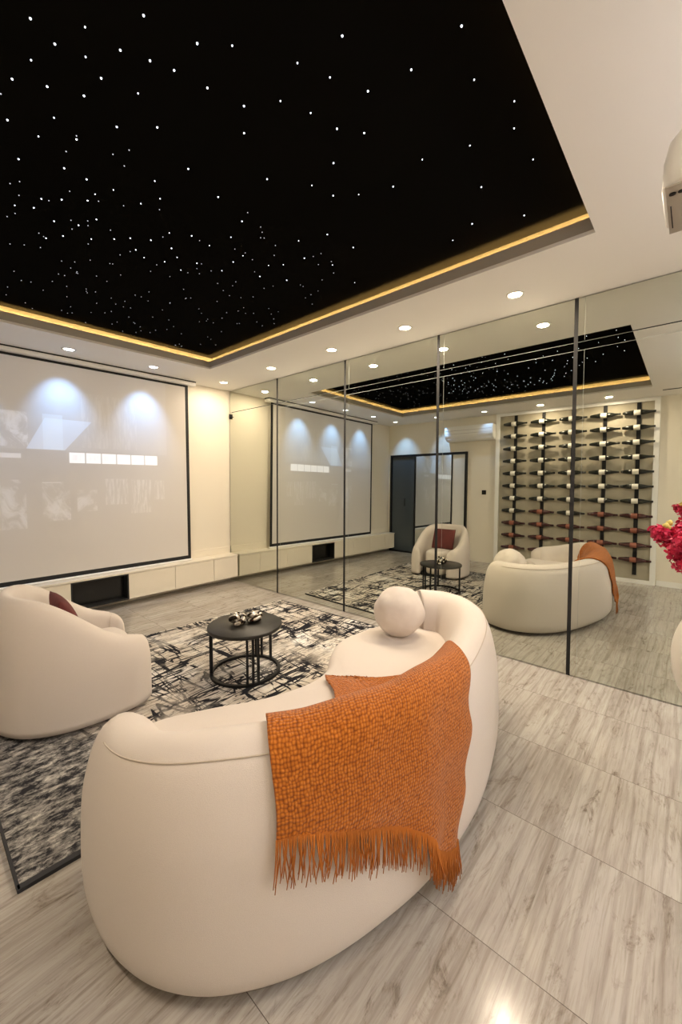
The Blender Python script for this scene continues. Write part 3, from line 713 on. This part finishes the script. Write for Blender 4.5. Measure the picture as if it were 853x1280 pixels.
for k in range(210):
    u = k / 209 * 0.995; f = u * (len(hem) - 1); i = min(int(f), len(hem) - 2)
    p = hem[i].lerp(hem[i + 1], f - i); nn = hn[i]
    L = min(rng.uniform(0.095, 0.135), p.z - 0.012)
    tx = nn.cross(Vector((0, 0, 1)))
    sway = rng.uniform(-0.016, 0.016); out = rng.uniform(0.0, 0.012)
    p = p + nn * 0.004
    pts = [p + Vector((0, 0, 0.006)), p + Vector((0, 0, -L * 0.35)) + tx * sway * 0.3 + nn * out * 0.5, p + Vector((0, 0, -L * 0.7)) + tx * sway * 0.8 + nn * out, p + Vector((0, 0, -L)) + tx * sway * 1.3 + nn * out * 0.8]
    tube(bm, pts, [0.0021, 0.0020, 0.0018, 0.0012], 5)
fr = obj('fringe', bm, YARN, thr, True); fr['kind'] = 'stuff'

# ------------------------------------------------------------------ round pillow
bm = bmesh.new(); bmesh.ops.create_icosphere(bm, subdivisions=5, radius=0.162)
for v in bm.verts:
    d = v.co.normalized(); k = 1 + 0.060 * mnoise.noise(d * 1.8 + Vector((3, 1, 0))) + 0.012 * mnoise.noise(d * 5)
    for ax in (Vector((1, 0.2, 0.3)).normalized(), Vector((-0.2, 1, 0.4)).normalized(), Vector((0.1, -0.5, 1)).normalized()):
        k += 0.010 * math.exp(-(d.dot(ax) / 0.10) ** 2) * 0 - 0.010 * math.exp(-(d.dot(ax) / 0.035) ** 2)
    v.co = d * 0.162 * k; v.co.z *= 0.98
bp_ = obj('ball_pillow', bm, BOUCLE, None, True); bp_.location = (-1.05, 1.425, 0.405 + 0.162)
tag(bp_, 'round cream ball pillow on the far end of the curved sofa', 'pillow')

# ------------------------------------------------------------------ armchair
AC, AROT = (-2.47, 2.93), math.radians(-4)
AS = 0.70
ch = thing('tub_armchair', 'cream boucle tub armchair on the rug, seen from its side', 'armchair', (AC[0], AC[1], 0.014), AROT)
upath = [(0.375, -0.245), (0.30, -0.325), (0.10, -0.368), (-0.12, -0.355), (-0.28, -0.275), (-0.365, -0.13), (-0.385, 0.0), (-0.365, 0.13), (-0.28, 0.275), (-0.12, 0.355), (0.10, 0.368), (0.30, 0.325), (0.375, 0.245)]
APROF = [(a * 0.56, b) for a, b in PROFILE]
def arm_h(s, p): return 0.45 + 0.315 * smoothstep(((0.25 - p.x) / 0.46) ** 1.1 * 0.92 if p.x < 0.25 else 0.0)
tub = Shell([(x * AS, y * AS, 0) for x, y in upath], APROF, 0.65, 130, arm_h, 0.125, side=-1)
tub.drop = 0.26
obj('back', tub.mesh(), BOUCLE, ch, True)
seat_a = [(0.36, -0.20), (0.405, -0.10), (0.418, 0.0), (0.405, 0.10), (0.36, 0.20), (0.22, 0.245), (-0.05, 0.26), (-0.22, 0.20), (-0.28, 0.0), (-0.22, -0.20), (-0.05, -0.26), (0.22, -0.245)]
obj('seat', cushion_block([(x * AS, y * AS, 0) for x, y in seat_a], 0.03, 0.39, 0.055, 100, 0.01), BOUCLE, ch, True)
pl = [(x * 0.72, y * 0.72, 0) for x, y in [(0.36, -0.30), (0.40, 0.0), (0.36, 0.30), (0.10, 0.36), (-0.25, 0.29), (-0.38, 0.0), (-0.25, -0.29), (0.10, -0.36)]]
obj('plinth', flat_plinth(pl, 0.0, 0.0, 0.04, 60), BLACKM, ch)
bm = bmesh.new()
for sgn in (0, 1):
    pts = []
    s = 0.040 if sgn == 0 else 0.960
    pr = prof_spline(APROF, 44)
    for q in pr[2:24]: pts.append(tub.point(s, q.x - 0.0, q.y))
    tube(bm, pts, 0.0024, 6)
obj('seam', bm, BOUCLE_D, ch, True)
# maroon cushion leaning on its back
def pillow_mesh(w, h, d, n=26):
    bm = bmesh.new()
    for side in (1, -1):
        g = []
        for i in range(n + 1):
            r = []
            for j in range(n + 1):
                u, v = i / n * 2 - 1, j / n * 2 - 1
                th = ((1 - u * u) * (1 - v * v)) ** 0.42 * d / 2
                pinch = 1 - 0.07 * (u * u) * (1 - v * v) - 0.0
                pinch2 = 1 - 0.07 * (v * v) * (1 - u * u)
                r.append(bm.verts.new((side * th, u * w / 2 * pinch2, v * h / 2 * pinch)))
            g.append(r)
        for i in range(n):
            for j in range(n): bm.faces.new((g[i][j], g[i + 1][j], g[i + 1][j + 1], g[i][j + 1]))
    bmesh.ops.remove_doubles(bm, verts=bm.verts[:], dist=0.0008)
    return bm
cu = obj('square_cushion', pillow_mesh(0.35, 0.32, 0.11), MAROON, None, True)
R = Matrix.Rotation(AROT, 4, 'Z')
p = R @ Vector((-0.055, -0.01, 0)); cu.location = (AC[0] + p.x, AC[1] + p.y, 0.014 + 0.39 + 0.158); cu.rotation_euler = (0, math.radians(-20), AROT)
tag(cu, 'dark maroon square cushion leaning in the cream armchair', 'cushion')

# ------------------------------------------------------------------ rug
rc = [(-2.985, 1.705), (-0.13, 1.60), (-0.205, 3.63), (-2.96, 3.80)]
cx, cy = -1.57, 2.68
bm = bmesh.new(); nU, nV = 60, 44; top = []
for i in range(nU + 1):
    r = []
    for j in range(nV + 1):
        u, v = i / nU, j / nV
        a = Vector(rc[0]).lerp(Vector(rc[1]), u); b_ = Vector(rc[3]).lerp(Vector(rc[2]), u); q = a.lerp(b_, v)
        r.append(bm.verts.new((q.x - cx, q.y - cy, 0.012 + 0.001 * mnoise.noise(Vector((q.x * 5, q.y * 5, 0))))))
    top.append(r)
for i in range(nU):
    for j in range(nV): bm.faces.new((top[i][j], top[i + 1][j], top[i + 1][j + 1], top[i][j + 1]))
rg = thing('area_rug', 'distressed black and cream rug under the coffee table and armchair', 'rug', (cx, cy, 0))
obj('pile', bm, RUG, rg, True)
bm = bmesh.new()
ring = [(q[0] - cx, q[1] - cy) for q in rc]
for k in range(4):
    a, b_ = Vector(ring[k]), Vector(ring[(k + 1) % 4]); d = (b_ - a).normalized(); nn = Vector((-d.y, d.x))
    if k == 2: continue
    ins = 0.022 if k == 0 else 0.007
    vs = [bm.verts.new((*x, z)) for z in (0.0, 0.0145) for x in (a - nn * 0.002, b_ - nn * 0.002, b_ + nn * ins, a + nn * ins)]
    for q in ((3, 2, 1, 0), (4, 5, 6, 7), (0, 1, 5, 4), (1, 2, 6, 5), (2, 3, 7, 6), (3, 0, 4, 7)): bm.faces.new([vs[i] for i in q])
obj('binding', bm, RUGEDGE, rg)

# ------------------------------------------------------------------ coffee table and ornaments
TX, TY, TR, TH = -1.527, 2.456, 0.268, 0.370
tb = thing('coffee_table', 'small round black coffee table standing on the rug', 'table', (TX, TY, 0.013))
TH -= 0.013
obj('table_top', disc(bmesh.new(), TR, TH - 0.026, TH, 72), DARKTOP, tb, True)
def ring_bm(r, z0, z1, w, seg=72):
    bm = bmesh.new(); R_ = []
    for rr, z in ((r, z0), (r, z1), (r - w, z1), (r - w, z0)):
        R_.append([bm.verts.new((rr * math.cos(2 * PI * k / seg), rr * math.sin(2 * PI * k / seg), z)) for k in range(seg)])
    for a in range(4):
        A, Bq = R_[a], R_[(a + 1) % 4]
        for k in range(seg): bm.faces.new((A[k], A[(k + 1) % seg], Bq[(k + 1) % seg], Bq[k]))
    return bm
obj('base_ring', ring_bm(0.254, 0.0, 0.018, 0.022), BLACK, tb)
rt, fw2 = Vector((0.663, -0.748)), Vector((0.748, 0.663))
def upright(off, back, w, th=0.0075):
    lat = off * 0.243; dep = math.sqrt(max(0, 0.243 ** 2 - lat ** 2)) * (1 if back else -1)
    p = rt * lat + fw2 * dep; a = math.atan2(p.y, p.x)
    bm = B(-th, th, -w / 2, w / 2, 0.012, TH - 0.024)
    o = obj('upright', bm, BLACK, tb); o.location = (p.x, p.y, 0); o.rotation_euler = (0, 0, a)
upright(-0.97, False, 0.020, 0.012)
for off, bk in ((0.28, False), (0.43, False), (0.56, False), (0.10, True), (0.62, True), (0.30, True)): upright(off, bk, 0.016)
def knot(p, q, R_, r, tr, n=260):
    bm = bmesh.new(); pts = []
    for k in range(n):
        a = 2 * PI * k / n; rr = R_ + r * math.cos(q * a)
        pts.append((rr * math.cos(p * a), rr * math.sin(p * a), r * 1.25 * math.sin(q * a)))
    tube(bm, pts, tr, 10, closed=True); return bm
k1 = obj('knot_ornament', knot(2, 3, 0.026, 0.017, 0.0145), KNOT, None, True); k1.location = (TX - 0.050, TY + 0.014, 0.370 + 0.0435); k1.rotation_euler = (0.25, 0.1, 0.4)
k1.rotation_euler = (0, 0, 0.4); k1.scale = (1.22,) * 3
tag(k1, 'left of two striped metallic knot ornaments on the coffee table', 'ornament', 'knot ornaments on the table')
k2 = obj('knot_ornament', knot(3, 2, 0.026, 0.014, 0.0125), KNOT, None, True); k2.location = (TX + 0.070, TY - 0.016, 0.370 + 0.0375); k2.rotation_euler = (0, 0, 1.3); k2.scale = (1.25,) * 3
tag(k2, 'right, paler of two striped metallic knot ornaments on the coffee table', 'ornament', 'knot ornaments on the table')

# ------------------------------------------------------------------ rack wall (seen in the mirrors)
WX = ROOM_X0
rk = thing('bottle_rack', 'wall bottle rack of black rails on a taupe panel in a white frame', 'bottle rack', (WX, 1.515, 0))
obj('panel', B(0.001, 0.02, -1.085, 1.085, 0.05, 2.655), RACKP, rk)
bm = bmesh.new()
for q in ((-1.15, -1.085, 0.0, 2.695), (1.085, 1.15, 0.0, 2.695), (-1.085, 1.085, 2.645, 2.695), (-1.085, 1.085, 0.0, 0.055)): box(bm, 0.001, 0.05, *q)
obj('frame', bm, WHITE, rk)
railY = [2.331, 1.885, 1.450, 1.022, 0.610]
for y in railY:
    obj('rail', B(0.02, 0.035, y - 1.515 - 0.025, y - 1.515 + 0.025, 0.12, 2.64), BLACK, rk)
def bottle(glass, label):
    t = thing('wine_bottle', '', 'bottle', (0, 0, 0), 0, 'wine bottles on the wall rack')
    bm = bmesh.new()
    lathe(bm, [(0.001, -0.190), (0.014, -0.192), (0.019, -0.186), (0.026, -0.150), (0.0345, -0.100), (0.0375, -0.060), (0.0375, 0.020), (0.0355, 0.052), (0.030, 0.085), (0.023, 0.115), (0.0175, 0.140), (0.0145, 0.178), (0.0155, 0.180), (0.0150, 0.194), (0.011, 0.196)][::-1], 20, axis='y')
    obj('glass', bm, glass, t, True)
    bm = bmesh.new(); lathe(bm, [(0.0374, -0.055), (0.0382, -0.054), (0.0382, 0.022), (0.0374, 0.023)], 20, axis='y'); obj('label', bm, label, t, True)
    bm = bmesh.new(); lathe(bm, [(0.0183, 0.141), (0.0153, 0.176), (0.0162, 0.178), (0.0157, 0.196), (0.011, 0.199)], 16, axis='y'); obj('capsule', bm, FOIL if glass is GLASSR else GLASSB, t, True)
    return t
bw, br = bottle(GLASSB, LABELW), bottle(GLASSR, LABELR)
used = {0: False, 1: False}
ordn = ['top', 'second', 'third', 'fourth', 'fifth', 'sixth', 'seventh', 'eighth', 'ninth', 'tenth', 'lowest']
coln = ['leftmost column in the mirror', 'second column from left in the mirror', 'middle column in the mirror', 'second column from right in the mirror', 'rightmost column in the mirror']
nwhite = [8, 7, 8, 7, 7]
for ci, y in enumerate(railY):
    for k in range(11):
        z = 2.490 - k * 0.2145
        kind = 0 if k < nwhite[ci] else 1
        src = bw if kind == 0 else br
        lab = '%s wine bottle, %s from the top, %s' % ('white-labelled' if kind == 0 else 'russet', ordn[k], coln[ci])
        lab = lab.replace(', top from the top,', ', the top one,').replace(', lowest from the top,', ', the lowest one,')
        lab = ' '.join(lab.split()[:16]).rstrip(',')
        if not used[kind]:
            src.location = (WX + 0.077, y, z); src['label'] = lab; used[kind] = True; src.rotation_euler = (0, 0, PI)
        else:
            dup(src, (WX + 0.077, y, z), PI, lab)
# air conditioner above the doors
ac = thing('air_conditioner', 'white split air conditioner on the wall between doors and bottle rack', 'air conditioner', (WX, 3.13, 2.25))
prof = [(0.0, 0.0), (0.10, 0.0), (0.175, 0.045), (0.205, 0.10), (0.205, 0.23), (0.19, 0.275), (0.0, 0.275)]
bm = bmesh.new(); A = [bm.verts.new((x, -0.46, z)) for x, z in prof]; Bq = [bm.verts.new((x, 0.46, z)) for x, z in prof]
for k in range(len(prof)): bm.faces.new((A[k], A[(k + 1) % len(prof)], Bq[(k + 1) % len(prof)], Bq[k]))
bm.faces.new(A[::-1]); bm.faces.new(Bq)
bmesh.ops.bevel(bm, geom=bm.edges[:], offset=0.008, segments=2, affect='EDGES')
obj('casing', bm, PLASTIC, ac)
for k, z in enumerate((0.13, 0.19)): obj('front_groove', B(0.2045, 0.2065, -0.44, 0.44, z, z + 0.005), LIPP, ac)
bm = bmesh.new(); v = [bm.verts.new(q) for q in ((0.115, -0.42, 0.002), (0.172, -0.42, 0.036), (0.172, 0.42, 0.036), (0.115, 0.42, 0.002), (0.118, -0.42, -0.004), (0.178, -0.42, 0.032), (0.178, 0.42, 0.032), (0.118, 0.42, -0.004))]
for q in ((3, 2, 1, 0), (4, 5, 6, 7), (0, 1, 5, 4), (1, 2, 6, 5), (2, 3, 7, 6), (3, 0, 4, 7)): bm.faces.new([v[i] for i in q])
obj('louvre', bm, WHITE, ac)
# keypad
kp = thing('wall_switch', 'small dark square wall switch beside the bottle rack', 'switch', (WX, 2.88, 1.295))
obj('plate', B(0.0005, 0.010, -0.040, 0.040, -0.040, 0.040, 0.003), BLACK, kp); obj('button', B(0.010, 0.014, -0.016, 0.016, -0.016, 0.016, 0.002), DARKTOP, kp)
# framed sliding doors
dr = thing('sliding_door_set', 'black framed sliding glass doors in the corner beside the screen wall', 'door', (WX, 4.06, 0))
bm = bmesh.new()
for q in ((-0.86, -0.825, 0, 2.06), (0.825, 0.86, 0, 2.06), (-0.825, 0.825, 2.015, 2.06), (-0.825, 0.825, 0.0, 0.03)): box(bm, 0.001, 0.06, *q)
obj('frame', bm, BLACK, dr)
lf = obj('dark_leaf', B(0.012, 0.022, 0.275, 0.825, 0.03, 2.015), DARKGLASS, dr); obj('handle', B(0.022, 0.040, 0.50, 0.512, 0.98, 1.14, 0.003), BLACK, lf)
ml = obj('mirror_leaf', B(0.014, 0.024, -0.545, 0.255, 0.03, 2.015), DOORMIRROR, dr)
obj('side_light', B(0.008, 0.018, -0.825, -0.565, 0.03, 2.015), WALL_COOL, dr)
for y in (0.255, -0.565): obj('mullion', B(0.006, 0.045, y, y + 0.020, 0.03, 2.015), BLACK, dr)
# ceiling slot grille seen at the edge of the mirror
bm = bmesh.new(); box(bm, -0.012, 0.012, -0.12, 0.12, -0.006, 0.0)
cv = obj('slot_vent', bm, BLACK); cv.location = (-3.57, 0.21, CEIL); tag(cv, 'thin dark slot vent in the ceiling near the bottle rack', 'vent')

# ------------------------------------------------------------------ ceiling projector (top right)
pj = thing('projector', 'white ceiling-hung projector at the upper right of the photo', 'projector', (-2.04, -0.070, 2.02))
bm = bmesh.new()
sec = [(0.103, 0.133, 0.0), (0.109, 0.139, 0.007), (0.108, 0.137, 0.060), (0.101, 0.129, 0.100), (0.084, 0.112, 0.130), (0.05, 0.078, 0.142)]
def rrect(hx, hy, r, n=8):
    out = []
    for cxx, cyy, a0_ in ((hx - r, hy - r, 0), (-hx + r, hy - r, 90), (-hx + r, -hy + r, 180), (hx - r, -hy + r, 270)):
        for k in range(n + 1):
            a = math.radians(a0_ + 90 * k / n); out.append((cxx + r * math.cos(a), cyy + r * math.sin(a)))
    return out
rings = []
for hx, hy, z in sec:
    rings.append([bm.verts.new((x, y, z)) for x, y in rrect(hx, hy, 0.035)])
for A, Bq in zip(rings, rings[1:]):
    for k in range(len(A)): bm.faces.new((A[k], A[(k + 1) % len(A)], Bq[(k + 1) % len(A)], Bq[k]))
bm.faces.new(rings[0][::-1]); bm.faces.new(rings[-1])
obj('casing', bm, PLASTIC, pj, True)
obj('base_plate', B(-0.102, 0.102, -0.1325, 0.1325, -0.003, 0.001, 0.001), simple('grey_plastic', (0.42, 0.39, 0.34), 0.5), pj)
obj('slot', B(-0.026, 0.072, 0.1245, 0.1265, -0.0045, -0.002), BLACKM, pj)
bm = bmesh.new()
for (x, y, r) in ((-0.074, 0.121, 0.006), (-0.074, 0.107, 0.0055), (-0.074, 0.092, 0.006)): lathe(bm, [(r, -0.0045), (r, -0.002)], 14, (x, y, 0))
obj('logo_mark', bm, BLACKM, pj)
bm = bmesh.new(); lathe(bm, [(0.030, 0.130), (0.031, 0.1385), (0.026, 0.1395), (0.020, 0.137)], 28, (0.045, 0, 0.062), axis='y'); obj('lens', bm, DARKGLASS, pj, True)
bm = bmesh.new(); tube(bm, [(0, -0.01, 0.138), (0, -0.01, CEIL - 2.02 - 0.012)], 0.016, 16); obj('mount_pole', bm, WHITE, pj, True)
obj('ceiling_plate', B(-0.06, 0.06, -0.07, 0.05, CEIL - 2.02 - 0.014, CEIL - 2.02 - 0.0005, 0.003), WHITE, pj)

# ------------------------------------------------------------------ flowers in a vase on a side table (right edge)
VX, VY, VZ = -1.20, -0.116, 0.50
vt = thing('pedestal_table', 'white round pedestal table carrying the flower vase', 'table', (VX, VY, 0))
obj('table_top', disc(bmesh.new(), 0.11, VZ - 0.03, VZ, 48), WHITE, vt, True)
bm = bmesh.new(); lathe(bm, [(0.03, 0.02), (0.028, VZ - 0.03)], 24); obj('column', bm, WHITE, vt, True)
obj('base', disc(bmesh.new(), 0.085, 0.0, 0.02, 48), WHITE, vt, True)
bm = bmesh.new()
vp = [(0.055, 0.0), (0.085, 0.012)]
for k in range(1, 24):
    a = -1.05 + k / 24 * 2.15; vp.append((0.17 * math.cos(a) , 0.235 + 0.235 * math.sin(a) * 1.0))
vp += [(0.062, 0.455), (0.058, 0.50), (0.070, 0.52), (0.064, 0.522), (0.050, 0.50), (0.045, 0.44)]
vp = [(r, z) for r, z in vp if z >= 0]
vp = sorted(vp[:-3], key=lambda q: q[1]) + vp[-3:]
lathe(bm, vp, 48); vs_ = obj('flower_vase', bm, CERAMIC, None, True); vs_.location = (VX, VY, VZ)
tag(vs_, 'rounded cream ceramic vase holding the red flowers', 'vase')
fl = thing('flower_bouquet', 'crimson blossoms spilling from the cream vase at the right edge', 'flowers', (VX, VY, VZ + 0.40))
rng = random.Random(11)
def blossom_mesh(seed, r=0.031, n=46):
    g = random.Random(seed); bm = bmesh.new()
    for k in range(n):
        d = Vector((g.gauss(0, 1), g.gauss(0, 1), g.gauss(0, 1))).normalized()
        t = d.orthogonal().normalized(); t.rotate(Matrix.Rotation(g.uniform(0, 6.28), 3, d)); b_ = d.cross(t)
        c = d * r * g.uniform(0.40, 0.95); w = r * g.uniform(0.22, 0.38); curl = r * g.uniform(0.1, 0.35)
        vs = [bm.verts.new(c)]
        for m in range(7):
            a = 2 * PI * m / 7; rr = w * (1 + 0.25 * math.sin(3 * a + k))
            vs.append(bm.verts.new(c + (t * math.cos(a) + b_ * math.sin(a)) * rr + d * (curl * (0.5 + 0.5 * math.sin(2 * a + k)))))
        for m in range(7): bm.faces.new((vs[0], vs[1 + m], vs[1 + (m + 1) % 7]))
    return bm
protos = [obj('blossom', blossom_mesh(s), PETAL, fl) for s in range(5)]
cen = Vector((0, 0, 0.285))
allp = []
for k in range(96):
    d = Vector((rng.gauss(0, 1), rng.gauss(0, 1), rng.gauss(0, 1))).normalized()
    rad = rng.uniform(0.45, 1.0) ** 0.5
    p = cen + Vector((d.x * 0.205, d.y * 0.195, d.z * 0.125 + (-0.02 if d.y > 0 else 0))) * rad
    allp.append(p)
allp += [cen + Vector((-0.02, 0.222, 0.028)), cen + Vector((0.0, 0.205, 0.020)), cen + Vector((-0.01, 0.19, 0.01)), cen + Vector((0.01, 0.20, -0.005))]
for k, p in enumerate(allp):
    if k < 5: b_ = protos[k]
    else:
        b_ = protos[k % 5].copy(); col.objects.link(b_); b_.parent = fl
    b_.location = p; b_.rotation_euler = (rng.uniform(0, 6), rng.uniform(0, 6), rng.uniform(0, 6)); s = rng.uniform(0.8, 1.3); b_.scale = (s, s, s)
for q in ((-0.03, 0.195, 0.055), (-0.015, 0.185, 0.065), (0.0, 0.19, 0.045)):
    bm = bmesh.new(); bmesh.ops.create_icosphere(bm, subdivisions=2, radius=0.011)
    for v in bm.verts: v.co *= 1 + 0.3 * mnoise.noise(v.co * 160)
    o = obj('bud', bm, BUD, fl, True); o.location = cen + Vector(q)
for k in range(14):
    p = allp[k * 6]; bm = bmesh.new()
    tube(bm, [(rng.uniform(-.02, .02), rng.uniform(-.02, .02), -0.12), (p.x * 0.15, p.y * 0.15, 0.10), (p.x * 0.6, p.y * 0.6, p.z * 0.75), p], 0.0025, 6)
    obj('stem', bm, STEM, fl, True)

# ------------------------------------------------------------------ camera
cam_d = bpy.data.cameras.new('camera'); cam = bpy.data.objects.new('camera', cam_d); col.objects.link(cam)
cam_d.sensor_fit = 'VERTICAL'; cam_d.sensor_height = 36.0; cam_d.sensor_width = 24.0
cam_d.lens = 498.714 / 1280 * 36.0
cam_d.shift_y = -(640 - 623.275) / 1280
cam_d.clip_start = 0.02
yaw, pit, rol = math.radians(48.4392), math.radians(-2.4896), math.radians(-0.1691)
fw = Vector((math.sin(yaw) * math.cos(pit), math.cos(yaw) * math.cos(pit), math.sin(pit)))
rt3 = Vector((math.cos(yaw), -math.sin(yaw), 0)); up3 = rt3.cross(fw)
r2 = rt3 * math.cos(rol) + up3 * math.sin(rol); u2 = -rt3 * math.sin(rol) + up3 * math.cos(rol)
M = Matrix((r2, u2, -fw)).transposed().to_4x4(); M.translation = (-3.2266, 0.0, 1.4149)
cam.matrix_world = M
sc.camera = cam

# ------------------------------------------------------------------ world, colour, cycles
w = bpy.data.worlds.new('world'); w.use_nodes = True; sc.world = w
w.node_tree.nodes['Background'].inputs[0].default_value = (0.02, 0.02, 0.022, 1)
sc.view_settings.view_transform = 'Standard'; sc.view_settings.look = 'None'
sc.view_settings.gamma = 1.0; sc.view_settings.use_curve_mapping = False
sc.view_settings.exposure = 0.68
cy = sc.cycles
cy.max_bounces = 12; cy.diffuse_bounces = 6; cy.glossy_bounces = 8; cy.sample_clamp_indirect = 6.0
cy.caustics_reflective = True; cy.blur_glossy = 0.5
cy.use_denoising = True
